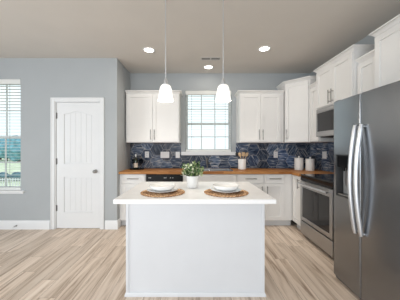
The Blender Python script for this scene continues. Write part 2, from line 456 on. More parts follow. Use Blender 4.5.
# ------------------------------------------------------------ pantry door
def door():
    root = struct_root('door_1', ((DO[0] + DO[1]) / 2, YD, 0))
    W = (DO[1] - DO[0]) / 2
    j = MB()    # jamb lining and stop
    j.box(-W, -W + .018, .001, .139, 0, DO[2]).box(W - .018, W, .001, .139, 0, DO[2]).box(-W + .018, W - .018, .001, .139, DO[2] - .018, DO[2])
    j.build('jamb', M['trim'], root, bevel=.002)
    CP = .062
    c = MB()    # casing, profiled: thick outer bead and thin inner edge
    for (xa, xb, oa, ob) in ((-W - CP + .006, -W + .006, -W - CP + .006, -W - CP + .022), (W - .006, W + CP - .006, W + CP - .022, W + CP - .006)):
        c.box(xa, xb, -.014, 0, 0, DO[2] + CP - .006).box(oa, ob, -.020, -.014, 0, DO[2] + CP - .006)
    c.box(-W + .006, W - .006, -.014, 0, DO[2] - .006, DO[2] + CP - .006).box(-W - CP + .022, W + CP - .022, -.020, -.014, DO[2] + CP - .022, DO[2] + CP - .006)
    c.build('casing', M['trim'], root, bevel=.003)
    # leaf: flat slab with two recessed panels, the upper one arched, each with vertical plank grooves
    w = W - .021; zb, zt = .012, DO[2] - .021; yf = .016
    px0, px1 = -w + .118, w - .118
    def arch(zs, rise, n=14):
        R = []
        for k in range(n + 1):
            t = k / n; x = px1 + (px0 - px1) * t
            R.append((x, zs + rise * math.sin(PI * t) ** 2))
        return R
    leaf = MB()
    leaf.box(-w, px0, yf, yf + .035, zb, zt).box(px1, w, yf, yf + .035, zb, zt)
    leaf.box(px0, px1, yf, yf + .035, zb, .265).box(px0, px1, yf, yf + .035, .835, 1.045)
    A = arch(1.845, .050, 20)
    leaf.extrude_xz([(px0, zt), (px1, zt)] + A, yf, yf + .035)
    root_leaf = leaf.build('leaf', M['trim'], root)
    pn = MB(); np_ = 5; g = .0035
    for (za, zb2, arched) in ((.265, .835, 0), (1.045, 1.91, 1)):
        pn.box(px0, px1, yf + .0125, yf + .028, za, zb2)
        ww = (px1 - px0 - .036) / np_
        for k in range(np_):
            xa = px0 + .018 + k * ww + g / 2; xb = xa + ww - g
            def top(x):
                t = (px1 - x) / (px1 - px0); return 1.845 + .050 * math.sin(PI * t) ** 2 - .018
            if arched:
                xm = (xa + xb) / 2
                pn.extrude_xz([(xa, za + .02), (xb, za + .02), (xb, top(xb)), (xm, top(xm)), (xa, top(xa))], yf + .0085, yf + .013)
            else: pn.box(xa, xb, yf + .0085, yf + .021, za + .02, zb2 - .02)
    pn.build('plank_panel', M['trim'], root_leaf, bevel=.003)
    for z in (.335, 1.085, 1.82):
        MB().box(-w - .004, -w + .014, yf - .003, yf, z - .045, z + .045).tube([(-w - .001, yf - .006, z - .05), (-w - .001, yf - .006, z + .05)], .006, 8).build('hinge', M['hinge'], root)
    k = MB().lathe([(0, 0), (.030, 0), (.030, .005), (.024, .008), (.011, .010), (.011, .030), (.020, .036), (.027, .046), (.027, .058), (.019, .066), (0, .068)], seg=24)
    k.build('door_knob', M['nickel'], root, loc=(-1.612 - (DO[0] + DO[1]) / 2, yf, .925), rot=(PI / 2, 0, 0))
    return root
door()
t = thing('door_stop', 'small spring door stop on the baseboard under the left window', 'door stop', (-2.86, YD - .016, .062))
MB().tube([(0, -.0005, 0), (0, -.008, 0)], .012, 12).build('base', M['nickel'], t)
sp = [(.0055 * math.cos(a * .9), -.008 - .055 * a / 60, .0055 * math.sin(a * .9)) for a in range(61)]
MB().tube(sp, .0018, 6).build('spring', M['nickel'], t)
MB().tube([(0, -.062, 0), (0, -.078, 0)], .008, 12).build('tip', M['plate'], t)

# ------------------------------------------------------------ cabinets (local: x to the right, front at y = 0, back at +y)
CROWN = [(0, 0), (.006, 0), (.010, .010), (.022, .022), (.034, .034), (.040, .036), (.040, .050), (0, .050)]
def shaker(w, h, t=.020, rail=.058, rec=.012):
    m = MB()
    m.box(0, rail, -t, 0, 0, h).box(w - rail, w, -t, 0, 0, h).box(rail, w - rail, -t, 0, 0, rail).box(rail, w - rail, -t, 0, h - rail, h)
    m.box(rail - .001, w - rail + .001, -t + rec, -.002, rail - .001, h - rail + .001)
    return m
def slab_front(w, h, t=.020):
    m = MB(); e = .022
    m.box(0, w, -t + .005, 0, 0, h)
    m.box(0, e, -t, -t + .005, 0, h).box(w - e, w, -t, -t + .005, 0, h).box(e, w - e, -t, -t + .005, 0, e).box(e, w - e, -t, -t + .005, h - e, h)
    return m
def bar_pull(door, cx, cz, length, vertical=True, y=-.020, r=.0066):
    m = MB(); L = length / 2; s = L * .68
    if vertical:
        m.tube([(0, -.032, -L), (0, -.032, L)], r, 10)
        for q in (-s, s): m.tube([(0, 0, q), (0, -.032, q)], r * .8, 8)
    else:
        m.tube([(-L, -.032, 0), (L, -.032, 0)], r, 10)
        for q in (-s, s): m.tube([(q, 0, 0), (q, -.032, 0)], r * .8, 8)
    return m.build('handle', M['nickel'], door, loc=(cx, y, cz))
def wall_cabinet(label, loc, rotz, w, h, depth, doors, crown, pulls, fillers=(0, 0), light_rail=True):
    """doors: list of (x0, x1); pulls: side of each door ('l'/'r')"""
    t = thing('upper_cabinet', label, 'cabinet', loc, rotz)
    MB().box(0, w, 0, depth, 0, h).build('carcass', M['cabinet'], t, bevel=.001)
    for (xa, xb), side in zip(doors, pulls):
        d = shaker(xb - xa, h - .03).build('door', M['cabinet'], t, loc=(xa, -.0005, .012), bevel=.0018)
        if side: bar_pull(d, .030 if side == 'l' else xb - xa - .030, .125 if h > .7 else .10, .18)
    if crown: MB().sweep(crown, CROWN, 0).build('crown_molding', M['cabinet'], t, loc=(0, 0, h - .004))
    return t
ZU = 1.397
D3 = .33
UY = YB - D3
wall_cabinet('white two door wall cabinet left of the kitchen window', (-1.246, UY, ZU), 0, .950, .873, D3 - .001,
    [(.020, .477), (.481, .938)], [(0, 0), (.950, 0), (.950, D3 - .002)], 'rl')
wall_cabinet('white two door wall cabinet between kitchen window and tall corner cabinet', (.775, UY, ZU), 0, .782, .873, D3 - .001,
    [(.012, .369), (.373, .730)], [(0, D3 - .002), (0, 0), (.782, 0)], 'rl')
# diagonal corner cabinet
def corner_cabinet():
    t = thing('corner_cabinet', 'tall white single door wall cabinet set diagonally across the corner', 'cabinet', (XR, YB, ZU))
    h = 1.033; a, c = .620, .33
    foot = [(-a, -.001), (-a, -c), (-c, -a), (-.001, -a), (-.001, -.001)]
    MB().prism(foot, 0, h).build('carcass', M['cabinet'], t, bevel=.001)
    L = (a - c) * math.sqrt(2)
    d = shaker(L - .036, h - .03, rail=.052).build('door', M['cabinet'], t, loc=(-a + .018 * .7071 - .0006, -c - .018 * .7071 - .0006, .012), rot=(0, 0, -PI / 4), bevel=.0018)
    bar_pull(d, .028, .125, .18)
    MB().sweep([(-a, -.002), (-a, -c), (-c, -a), (-.002, -a)], CROWN, 0).build('crown_molding', M['cabinet'], t, loc=(0, 0, h - .004))
corner_cabinet()
RZ = -PI / 2
XN = 1.87   # low narrow cabinets
wall_cabinet('narrow low white wall cabinet between corner cabinet and microwave cabinet', (XN, 3.548, ZU), RZ, .293, .873, XR - XN - .001,
    [(.05, .283)], [(.043, 0), (.293, 0)], [None])
wall_cabinet('narrow low white wall cabinet between microwave cabinet and fridge cabinet', (XN, 2.488, ZU), RZ, .292, .873, XR - XN - .001,
    [(.010, .282)], [(0, 0), (.292, 0)], [None])
XC = 1.825
YRF, YRN = 3.252, 2.490
wall_cabinet('raised white two door wall cabinet directly above the microwave', (XC, YRF, 1.878), RZ, YRF - YRN, .552, XR - XC - .001,
    [(.010, .379), (.383, .752)], [(0, XR - XC - .002), (0, 0), (YRF - YRN, 0), (YRF - YRN, XR - XC - .002)], 'rl')
wall_cabinet('white wall cabinet above the refrigerator at the right edge', (XC, 2.194, 1.785), RZ, .895, .645, XR - XC - .001,
    [(.010, .445), (.449, .885)], [(0, XR - XC - .002), (0, 0), (.895, 0), (.895, XR - XC - .002)], 'rl')

# base cabinets
ZB, ZC = .872, .910
YF = 3.57      # carcass front of the back run
def base_cabinet(label, loc, rotz, w, depth, drawers, doors, open_top=False, dp=.14):
    t = thing('base_cabinet', label, 'cabinet', loc, rotz)
    zk = ZB - .001
    if open_top:
        MB().box(0, w, 0, .018, .105, zk).box(0, .018, .018, depth, .105, zk).box(w - .018, w, .018, depth, .105, zk).box(.018, w - .018, depth - .012, depth, .105, zk).box(.018, w - .018, .018, depth - .012, .105, .123).build('carcass', M['cabinet'], t)
    else: MB().box(0, w, 0, depth, .105, zk).build('carcass', M['cabinet'], t, bevel=.001)
    MB().box(0, w, .06, .075, 0, .105).build('toe_kick', M['toe'], t)
    zt = ZB - .012
    for (xa, xb, pull) in drawers:
        d = slab_front(xb - xa, dp).build('drawer', M['cabinet'], t, loc=(xa, -.0005, zt - dp), bevel=.0015)
        if pull: bar_pull(d, (xb - xa) / 2, dp * .55, min(.19, (xb - xa) * .6), False)
    for (xa, xb, side) in doors:
        h = zt - (dp + .012 if drawers else 0) - .115
        d = shaker(xb - xa, h).build('door', M['cabinet'], t, loc=(xa, -.0005, .115), bevel=.0018)
        if side: bar_pull(d, .030 if side == 'l' else xb - xa - .030, h - .11, .15)
    return t
BD = YB - YF - .001
base_cabinet('white base cabinet with drawer under the wine bottle, left of dishwasher', (-1.263, YF, 0), 0, .436, BD, [(.040, .426, 1)], [(.040, .426, 'r')])
base_cabinet('white sink base cabinet under the kitchen window', (-.216, YF, 0), 0, .888, BD, [(.012, .876, 0)], [(.012, .442, 'r'), (.446, .876, 'l')], True)
base_cabinet('white base cabinet with drawer beneath the utensil crock', (.674, YF, 0), 0, .448, BD, [(.012, .436, 1)], [(.012, .436, 'r')])
base_cabinet('white base cabinet with drawer right beside the inner corner', (1.124, YF, 0), 0, .465, BD, [(.012, .330, 1)], [(.012, .330, 'l')])
base_cabinet('narrow full height white base cabinet between corner and range', (1.600, 3.552, 0), RZ, .292, XR - 1.600 - .001, [], [(.010, .282, 'r')])

# dishwasher
def dishwasher():
    t = thing('dishwasher', 'black dishwasher with control strip under the wooden counter', 'dishwasher', (-.825, YF, 0))
    w = .605
    MB().box(.003, w - .003, .002, BD, .10, ZB - .004).build('tub', M['black'], t)
    MB().box(.003, w - .003, -.022, .001, .115, .715).build('door', M['black'], t, bevel=.004)
    p = MB().box(.003, w - .003, -.028, .001, .722, ZB - .008).build('control_panel', M['black'], t, bevel=.005)
    for x in (.05, .075, .30, .325, .40, .44):
        MB().box(x, x + .012, -.0290, -.0278, .806, .816).build('button', M['plate'], p)
    MB().box(.15, .28, -.034, -.0275, .735, .765).build('handle_recess', M['dark_gasket'], p, bevel=.002)
    MB().box(.003, w - .003, .05, .07, 0, .10).build('toe_panel', M['black'], t)
dishwasher()

# L-shaped wooden worktop with sink cut-out
SX0, SX1, SY0, SY1 = -.14, .62, 3.66, 4.05
b = MB()
YC0 = 3.530; XC0 = 1.555
b.box(XS + .001, SX0, YC0, YB - .001, ZB, ZC).box(SX1, XR - .001, YC0, YB - .001, ZB, ZC)
b.box(SX0, SX1, YC0, SY0, ZB, ZC).box(SX0, SX1, SY1, YB - .001, ZB, ZC)
b.box(XC0, XR - .001, 3.255, YC0, ZB, ZC)
tag(b.build('worktop', M['wood'], bevel=0), 'butcher block wooden worktop running along the back wall to the range', 'worktop')

# sink and faucet
t = thing('kitchen_sink', 'stainless steel sink set in the wooden worktop under the window', 'sink', ((SX0 + SX1) / 2, (SY0 + SY1) / 2, ZC))
w, d = (SX1 - SX0) / 2 - .002, (SY1 - SY0) / 2 - .002
b = MB()
b.box(-w - .02, -w + .006, -d - .02, d + .02, .0006, .0045).box(w - .006, w + .02, -d - .02, d + .02, .0006, .0045)
b.box(-w + .006, w - .006, -d - .02, -d + .006, .0006, .0045).box(-w + .006, w - .006, d - .006, d + .02, .0006, .0045)
b.build('rim', M['chrome'], t, bevel=.001)
b = MB()
b.box(-w, -w + .003, -d, d, -.19, .0006).box(w - .003, w, -d, d, -.19, .0006).box(-w, w, -d, -d + .003, -.19, .0006).box(-w, w, d - .003, d, -.19, .0006).box(-w, w, -d, d, -.193, -.19).box(-.01, .01, -d, d, -.19, -.01)
b.build('basin', M['steel'], t)
for sx in (-.19, .19): MB().lathe([(0, 0), (.04, 0), (.04, .002), (0, .003)], seg=20).build('drain', M['chrome'], t, loc=(sx, 0, -.1898))
t = thing('faucet', 'dark metal faucet standing behind the sink', 'faucet', (.215, 4.105, ZC))
MB().lathe([(0, .0008), (.030, .0008), (.030, .008), (.022, .014), (.017, .02), (.017, .10), (.019, .11), (.013, .118), (0, .12)], seg=20).build('body', M['hinge'], t)
arc = [(0, 0, .10)] + [(-.02 * q, -.085 + .085 * math.cos(a), .13 + .065 * math.sin(a)) for q, a in ((0, 0), (.1, .5), (.2, 1.0), (.4, 1.57), (.6, 2.1), (.8, 2.6), (1, 3.0))] + [(-.022, -.172, .105)]
MB().tube(arc, [.013] * 7 + [.014, .016], 12).build('spout', M['hinge'], t)
MB().tube([(.012, 0, .085), (.035, -.004, .098), (.085, -.010, .145)], [.008, .007, .006], 10).build('lever', M['hinge'], t)

# ------------------------------------------------------------ hexagon tile backsplash
def backsplash():
    m = MB(); bm = m.bm
    uvl = bm.loops.layers.uv.new('UVMap'); cl = bm.loops.layers.float_color.new('tone')
    R = .124; hh = R * math.sqrt(3) / 2; g = .0034
    def clip(poly, rect):
        x0, x1, z0, z1 = rect
        for ax, v, sg in ((0, x0, 1), (0, x1, -1), (1, z0, 1), (1, z1, -1)):
            out = []
            for i in range(len(poly)):
                a, c = poly[i], poly[(i + 1) % len(poly)]
                ia, ic = (a[ax] - v) * sg >= 0, (c[ax] - v) * sg >= 0
                if ia: out.append(a)
                if ia != ic:
                    t = (v - a[ax]) / (c[ax] - a[ax]); out.append((a[0] + (c[0] - a[0]) * t, a[1] + (c[1] - a[1]) * t))
            poly = out
            if len(poly) < 3: return None
        return poly
    def region(rects, P):
        """P maps (u, z, depth out of the wall) to 3D"""
        u0 = min(r[0] for r in rects); u1 = max(r[1] for r in rects); z0 = min(r[2] for r in rects); z1 = max(r[3] for r in rects)
        for r in rects:
            v = [bm.verts.new(P(u, z, dd)) for dd in (.0005, .0065) for u, z in ((r[0], r[2]), (r[1], r[2]), (r[1], r[3]), (r[0], r[3]))]
            for f in ((4, 5, 6, 7), (0, 1, 5, 4), (1, 2, 6, 5), (2, 3, 7, 6), (3, 0, 4, 7)): bm.faces.new([v[i] for i in f]).material_index = 1
        ci = 0; cx = u0 - .05
        while cx < u1 + R:
            cz = z0 + .035 - (hh if ci % 2 else 0)
            while cz < z1 + hh:
                tone = random.uniform(.45, 1.75); tint = random.choice([(1, 1, 1), (1, 1, 1), (.9, .98, 1.12), (1.12, 1.02, .95)])
                ang = random.choice((0, 0, PI / 3, -PI / 3)) + random.uniform(-.1, .1); ox, oz = random.uniform(0, 20), random.uniform(0, 20)
                hexa = [(cx + (R - g) * math.cos(PI / 3 * k), cz + (R - g) * math.sin(PI / 3 * k)) for k in range(6)]
                for r in rects:
                    p = clip(hexa, r)
                    if not p: continue
                    front = [bm.verts.new(P(u, z, .0095)) for u, z in p]; back = [bm.verts.new(P(u, z, .0062)) for u, z in p]
                    fs = [bm.faces.new(front)] + [bm.faces.new((back[i], back[(i + 1) % len(p)], front[(i + 1) % len(p)], front[i])) for i in range(len(p))]
                    for f in fs:
                        f.material_index = 0
                        for lp in f.loops:
                            lp[cl] = (tone * tint[0], tone * tint[1], tone * tint[2], 1)
                    for lp, (u, z) in zip(fs[0].loops, p):
                        du, dz = u - cx, z - cz
                        lp[uvl].uv = (du * math.cos(ang) + dz * math.sin(ang) + ox, -du * math.sin(ang) + dz * math.cos(ang) + oz)
                cz += 2 * hh
            cx += 1.5 * R; ci += 1
    zt = ZU - .002; zs = WK[2] - .056
    hx0, hx1 = WK[0] - .077, WK[1] + .077
    region([(XS + .002, hx0, ZC + .001, zt), (hx0, hx1, ZC + .001, zs), (hx1, XR - .011, ZC + .001, zt)], lambda u, z, d: (u, YB - d, z))
    region([(-YB + .0005, -2.46, ZC + .001, zt)], lambda u, z, d: (XR - d, -u, z))
    o = m.build('backsplash', [M['tile'], M['grout']])
    return tag(o, 'blue slate hexagon tile backsplash between worktop and wall cabinets', 'backsplash')
backsplash()

# outlets and switches on the tiles
YT = YB - .0105
def outlet(label, x, z, kind, y=YT, rz=0.0):
    t = thing('wall_outlet' if kind == 'duplex' else 'light_switch', label, 'outlet' if kind == 'duplex' else 'switch', (x, y, z), rz)
    gangs = {'triple': 3, 'double': 2}.get(kind, 1)
    w = {1: .040, 2: .060, 3: .085}[gangs]
    MB().box(-w, w, -.006, 0, -.06, .06).build('cover_plate', M['plate'], t, bevel=.002)
    for k in range(gangs):
        cx = (k - (gangs - 1) / 2) * .046
        if kind == 'duplex':
            for zz in (-.021, .021):
                s = MB().box(cx - .0165, cx + .0165, -.0085, -.006, zz - .0145, zz + .0145).build('socket', M['plate'], t, bevel=.002)
                MB().box(cx - .008, cx - .005, -.0088, -.0080, zz - .002, zz + .008).box(cx + .005, cx + .008, -.0088, -.0080, zz - .002, zz + .008).box(cx - .003, cx + .003, -.0088, -.0080, zz - .011, zz - .006).build('slot', M['socket'], s)
        else:
            MB().box(cx - .0165, cx + .0165, -.0095, -.006, -.033, .033).build('rocker', M['plate'], t, bevel=.002)
outlet('white duplex outlet on the tiles above the wine bottle', -.944, 1.174, 'duplex')
outlet('wide white three rocker switch plate on the tiles left of the window', -.598, 1.168, 'triple')
outlet('white single rocker switch plate nearest the left end of the window sill', -.352, 1.168, 'single')
outlet('white duplex outlet on the tiles between utensil crock and canisters', 1.534, 1.172, 'duplex')

outlet('white double switch plate on the tiled right wall above the range corner', XR - .0105, 1.178, 'double', 3.68, RZ)

# ------------------------------------------------------------ range
def kitchen_range():
    t = thing('range', 'stainless steel electric range with black glass cooktop beside the fridge', 'range', (1.60, 3.228, 0), RZ)
    w = .762; dep = XR - 1.60 - .030
    MB().box(.002, w - .002, 0, dep, .06, .893).build('body', M['black'], t, bevel=.002)
    MB().box(.03, w - .03, .04, dep, 0, .06).build('plinth', M['dark_gasket'], t)
    ct = MB().box(0, w, -.035, dep + .012, .8935, .913).build('cooktop', M['black_gloss'], t, bevel=.004)
    for (x, y, r) in ((.20, .13, .105), (.56, .13, .085), (.20, .42, .075), (.56, .42, .105), (.38, .50, .05)):
        MB().lathe([(r - .003, 0), (r, 0), (r, .0005), (r - .003, .0005), (r - .003, 0)], seg=32).build('burner_ring', M['grey_plastic'], ct, loc=(x, y, .9132))
    cp = MB()   # sloping black control fascia
    v = [cp.bm.verts.new(p) for x in (.002, w - .002) for p in ((x, -.001, .826), (x, -.040, .826), (x, -.030, .892), (x, -.001, .892))]
    for f in ((0, 1, 2, 3), (4, 7, 6, 5), (1, 5, 6, 2), (0, 4, 5, 1), (2, 6, 7, 3), (0, 3, 7, 4)): cp.bm.faces.new([v[i] for i in f])
    cp.build('control_panel', M['black_gloss'], t, bevel=.003)
    # oven door: steel frame with dark window
    d = MB(); z0, z1 = .246, .818; e = .058
    d.box(.002, e, -.042, -.001, z0, z1).box(w - e, w - .002, -.042, -.001, z0, z1).box(e, w - e, -.042, -.001, z0, z0 + .050).box(e, w - e, -.042, -.001, z1 - .092, z1)
    d = d.build('oven_door', M['steel'], t, bevel=.003)
    MB().box(e - .001, w - e + .001, -.039, -.003, z0 + .049, z1 - .091).build('oven_window', M['oven_glass'], d)
    h = MB().tube([(.035, -.088, .782), (.20, -.096, .782), (.56, -.096, .782), (w - .035, -.088, .782)], .0125, 14)
    for x in (.06, w - .06): h.tube([(x, -.041, .782), (x, -.092, .782)], .011, 10)
    h.build('handle', M['steel_bright'], d)
    MB().box(.002, w - .002, -.040, -.001, .045, .228).build('storage_drawer', M['steel'], t, bevel=.004)
    MB().box(.004, w - .004, -.012, 0, .2285, .2455).build('gap_strip', M['dark_gasket'], t)
kitchen_range()

# ------------------------------------------------------------ microwave
def microwave():
    t = thing('microwave', 'stainless steel over the range microwave under the raised cabinet', 'microwave', (XC + .012, YRF - .002, 1.466), RZ)
    w = YRF - YRN - .004; h = .404; dep = XR - XC - .014
    MB().box(0, w, 0, dep, 0, h).build('case', M['grey_plastic'], t, bevel=.002)
    f = MB(); dw = .585
    f.box(.0, w, -.028, -.0005, h - .046, h)          # vent band along the top
    f.build('top_band', M['steel'], t, bevel=.003)
    f = MB().box(0, .030, -.032, -.0005, .0, h - .049).box(dw - .03, dw, -.032, -.0005, 0, h - .049).box(.03, dw - .03, -.032, -.0005, 0, .075).box(.03, dw - .03, -.032, -.0005, h - .060, h - .049)
    d = f.build('door', M['steel'], t, bevel=.003)
    MB().box(.029, dw - .029, -.029, -.004, .074, h - .059).build('door_window', M['oven_glass'], d)
    hb = MB().tube([(dw - .014, -.060, .04), (dw - .014, -.060, h - .10)], .009, 10)
    for z in (.07, h - .13): hb.tube([(dw - .014, -.031, z), (dw - .014, -.060, z)], .007, 8)
    hb.build('handle', M['steel_bright'], d)
    c = MB().box(dw + .003, w, -.030, -.0005, 0, h - .049).build('control_panel', M['black_gloss'], t, bevel=.002)
    k = MB()
    for r in range(5):
        for q in range(3): k.box(dw + .030 + q * .04, dw + .056 + q * .04, -.0312, -.0298, .05 + r * .036, .072 + r * .036)
    k.build('keypad', M['grey_plastic'], c)
    MB().box(.03, w - .03, .02, dep - .02, -.012, -.0005).build('underside_grille', M['dark_gasket'], t)
microwave()

# ------------------------------------------------------------ refrigerator
def refrigerator():
    xf = 1.376
    t = thing('refrigerator', 'large stainless side by side refrigerator at the right edge of the kitchen', 'refrigerator', (xf, 2.186, 0), RZ)
    w = .878; H = 1.758; dep = XR - xf - .03; dt = .075; sp = .377
    MB().box(.004, w - .004, dt + .012, dep, .03, H - .012).build('cabinet', M['grey_plastic'], t, bevel=.004)
    for sx in (.06, w - .06):
        for sy in (dt + .08, dep - .08): MB().tube([(sx, sy, .0005), (sx, sy, .03)], .02, 12).build('foot', M['dark_gasket'], t)
    MB().box(.01, w - .01, .035, dt + .05, .006, .05).build('base_grille', M['dark_gasket'], t)
    def door_prism(xa, xb, z0, z1, name, hole=None):
        """door with a gently crowned front; edges rounded off"""
        n = 12
        def front(x):
            q = (x - w / 2) / (w / 2); base = .012 * q * q
            ex = min(x - xa, xb - x); rr = .012
            if ex < rr: base += rr - math.sqrt(max(0, rr * rr - (rr - ex) ** 2))
            return base
        xs = [xa, xa + .002, xa + .005, xa + .010, xa + .018] + [xa + .018 + (xb - xa - .036) * k / n for k in range(1, n)] + [xb - .018, xb - .010, xb - .005, xb - .002, xb]
        if hole:
            xs = sorted(set(xs) | {hole[0], hole[1]})
            zs = [z0, hole[2], hole[3], z1]
        else: zs = [z0, z1]
        m = MB(); grid = [[m.bm.verts.new((x, front(x), z)) for z in zs] for x in xs]
        for i in range(len(xs) - 1):
            for j in range(len(zs) - 1):
                if hole and xs[i] >= hole[0] - 1e-6 and xs[i + 1] <= hole[1] + 1e-6 and j == 1: continue
                m.bm.faces.new((grid[i][j], grid[i + 1][j], grid[i + 1][j + 1], grid[i][j + 1])).smooth = True
        bk = [[m.bm.verts.new((x, dt, z)) for z in (z0, z1)] for x in (xa, xb)]
        m.bm.faces.new([g[0] for g in grid] + [bk[1][0], bk[0][0]]); m.bm.faces.new([g[-1] for g in grid] + [bk[1][1], bk[0][1]])
        m.bm.faces.new((*grid[0], bk[0][1], bk[0][0])); m.bm.faces.new((*grid[-1], bk[1][1], bk[1][0])); m.bm.faces.new((bk[0][0], bk[0][1], bk[1][1], bk[1][0]))
        return m.build(name, M['steel_front'], t)
    hole = (.068, .252, .845, 1.232)
    fz = door_prism(.002, sp - .003, .040, H, 'freezer_door', hole)
    fd = door_prism(sp + .003, w - .002, .040, H, 'refrigerator_door')
    MB().box(sp - .003, sp + .003, .030, dt, .05, H - .01).build('door_gasket', M['dark_gasket'], t)
    # dispenser: control face above an open niche
    x0, x1, z0, z1 = hole
    ds = MB()
    ds.box(x0, x1, .068, .072, z0, z1).box(x0, x0 + .004, .012, .068, z0, z1).box(x1 - .004, x1, .008, .068, z0, z1).box(x0 + .004, x1 - .004, .012, .068, z0, z0 + .006).box(x0 + .004, x1 - .004, .012, .068, z1 - .006, z1)
    ds = ds.build('dispenser', M['dark_plastic'], fz, bevel=.001)
    fr = MB(); e = .007
    fr.box(x0 - e, x0, .000, .014, z0 - e, z1 + e).box(x1, x1 + e, -.003, .010, z0 - e, z1 + e).box(x0, x1, -.002, .012, z0 - e, z0).box(x0, x1, -.002, .012, z1, z1 + e)
    fr.build('dispenser_frame', M['dark_plastic'], ds, bevel=.001)
    MB().box(x0 + .012, x1 - .012, .062, .0675, z0 + .02, z1 - .125).build('niche_back', M['light_plastic'], ds)
    MB().box(x0 + .004, x1 - .004, .008, .053, z1 - .115, z1 - .006).build('dispenser_panel', M['black_gloss'], ds, bevel=.002)
    MB().tube([(.125, .035, z1 - .116), (.125, .035, z1 - .150)], .012, 12).build('water_spout', M['black'], ds)
    MB().tube([(.175, .035, z1 - .116), (.175, .035, z1 - .140)], .009, 12).build('ice_chute', M['black'], ds)
    MB().box(.115, .205, .050, .056, z0 + .10, z0 + .235).build('paddle', M['steel'], ds, bevel=.002)
    MB().box(x0 + .006, x1 - .006, .010, .050, z0 + .0065, z0 + .016).build('drip_tray', M['steel'], ds)
    # bowed handles either side of the gap
    for door_, hx in ((fz, sp - .032), (fd, sp + .036)):
        pts = []
        for k in range(25):
            q = k / 24; z = .575 + (1.495 - .575) * q
            pts.append((hx, .000 - .020 - .046 * math.sin(PI * q), z))
        h = MB().tube(pts, [.017 if 0 < k < 24 else .013 for k in range(25)], 12, flat=1.0)
        for z, y in ((.592, -.016), (1.478, -.016)): h.tube([(hx, .006, z), (hx, y - .006, z)], .012, 10)
        h.build('handle', M['steel_bright'], door_)
    for x in (.05, w - .05): MB().box(x - .03, x + .03, .02, dt + .05, H + .0005, H + .012).build('hinge_cover', M['grey_plastic'], t, bevel=.003)
refrigerator()

# ------------------------------------------------------------ island
def island():
    x0, x1, y0, y1 = -.608, .595, 1.900, 2.480
    cx = (x0 + x1) / 2
    t = thing('kitchen_island', 'white panelled kitchen island base under the quartz top', 'island', (cx, y0, 0))
    w = (x1 - x0) / 2; d = y1 - y0; zt = .874
    MB().box(-w, w, 0, d, 0, zt).build('body', M['island'], t)
    for sx in (-1, 1):
        e0, e1 = sorted((sx * (w - .018), sx * (w + .007)))
        MB().box(e0, e1, -.007, -.0003, .034, zt - .0005).box(*sorted((sx * (w + .0003), sx * (w + .007))), -.0003, d, .034, zt - .0005).build('corner_trim', M['island'], t, bevel=.0015)
    MB().sweep([(-w, d), (-w, 0), (w, 0), (w, d)], [(.0003, 0), (.016, 0), (.016, .018), (.008, .034), (.0003, .034)], 0).build('base_molding', M['island'], t)
    return cx
island()
b = MB().box(-.629, .610, 1.636, 2.505, .8745, .910)
tag(b.build('island_countertop', M['quartz'], bevel=.005, segs=3), 'white quartz countertop overhanging the front of the island', 'countertop')

# place settings
def mat_mesh():
    m = MB(); prof = [(0, 0), (.178, 0), (.183, .003)]
    r = .183; k = 0
    while r > .012:
        prof += [(r, .004), (r - .004, .0075), (r - .009, .0075), (r - .0115, .0045)]
        r -= .0125
    prof += [(0, .006)]
    m.lathe(prof, seg=56)
    # braided scallops around the rim
    for k in range(42):
        a = 2 * PI * k / 42
        m.sphere((.181 * math.cos(a), .181 * math.sin(a), .0052), .0125, (1, 1, .42), 8)
    return m
PL = [(0, 0), (.075, 0), (.082, .003), (.10, .008), (.128, .017), (.136, .021), (.136, .0235), (.126, .021), (.10, .0125), (.08, .008), (0, .008)]
BW = [(0, 0), (.055, 0), (.066, .002), (.088, .010), (.103, .022), (.111, .036), (.1135, .043), (.1125, .0452), (.1105, .044), (.107, .036), (.099, .024), (.084, .0135), (.062, .007), (0, .006)]
ZI = .9105
for i, (x, side) in enumerate(((-.288, 'left'), (.262, 'right'))):
    y = 1.885; px = x - .004 if i == 0 else x
    if i == 0:
        pm = mat_mesh().build('placemat', M['jute']); pt = MB().lathe(PL, seg=56).build('plate', M['ceramic']); bw = MB().lathe(BW, seg=56).build('bowl', M['ceramic'])
    else:
        pm, pt, bw = pm.copy(), pt.copy(), bw.copy()
        for o in (pm, pt, bw): COL.objects.link(o)
    pm.location = (x, y, ZI); pt.location = (px, y, ZI + .0105); bw.location = (px, y, ZI + .0105 + .0135)
    tag(pm, 'round braided jute placemat on the %s half of the island' % side, 'placemat', 'placemats on the island')
    tag(pt, 'white dinner plate under the bowl on the %s placemat' % side, 'plate', 'dinner plates on the island')
    tag(bw, 'shallow white bowl on top of the plate on the %s placemat' % side, 'bowl', 'bowls on the island')

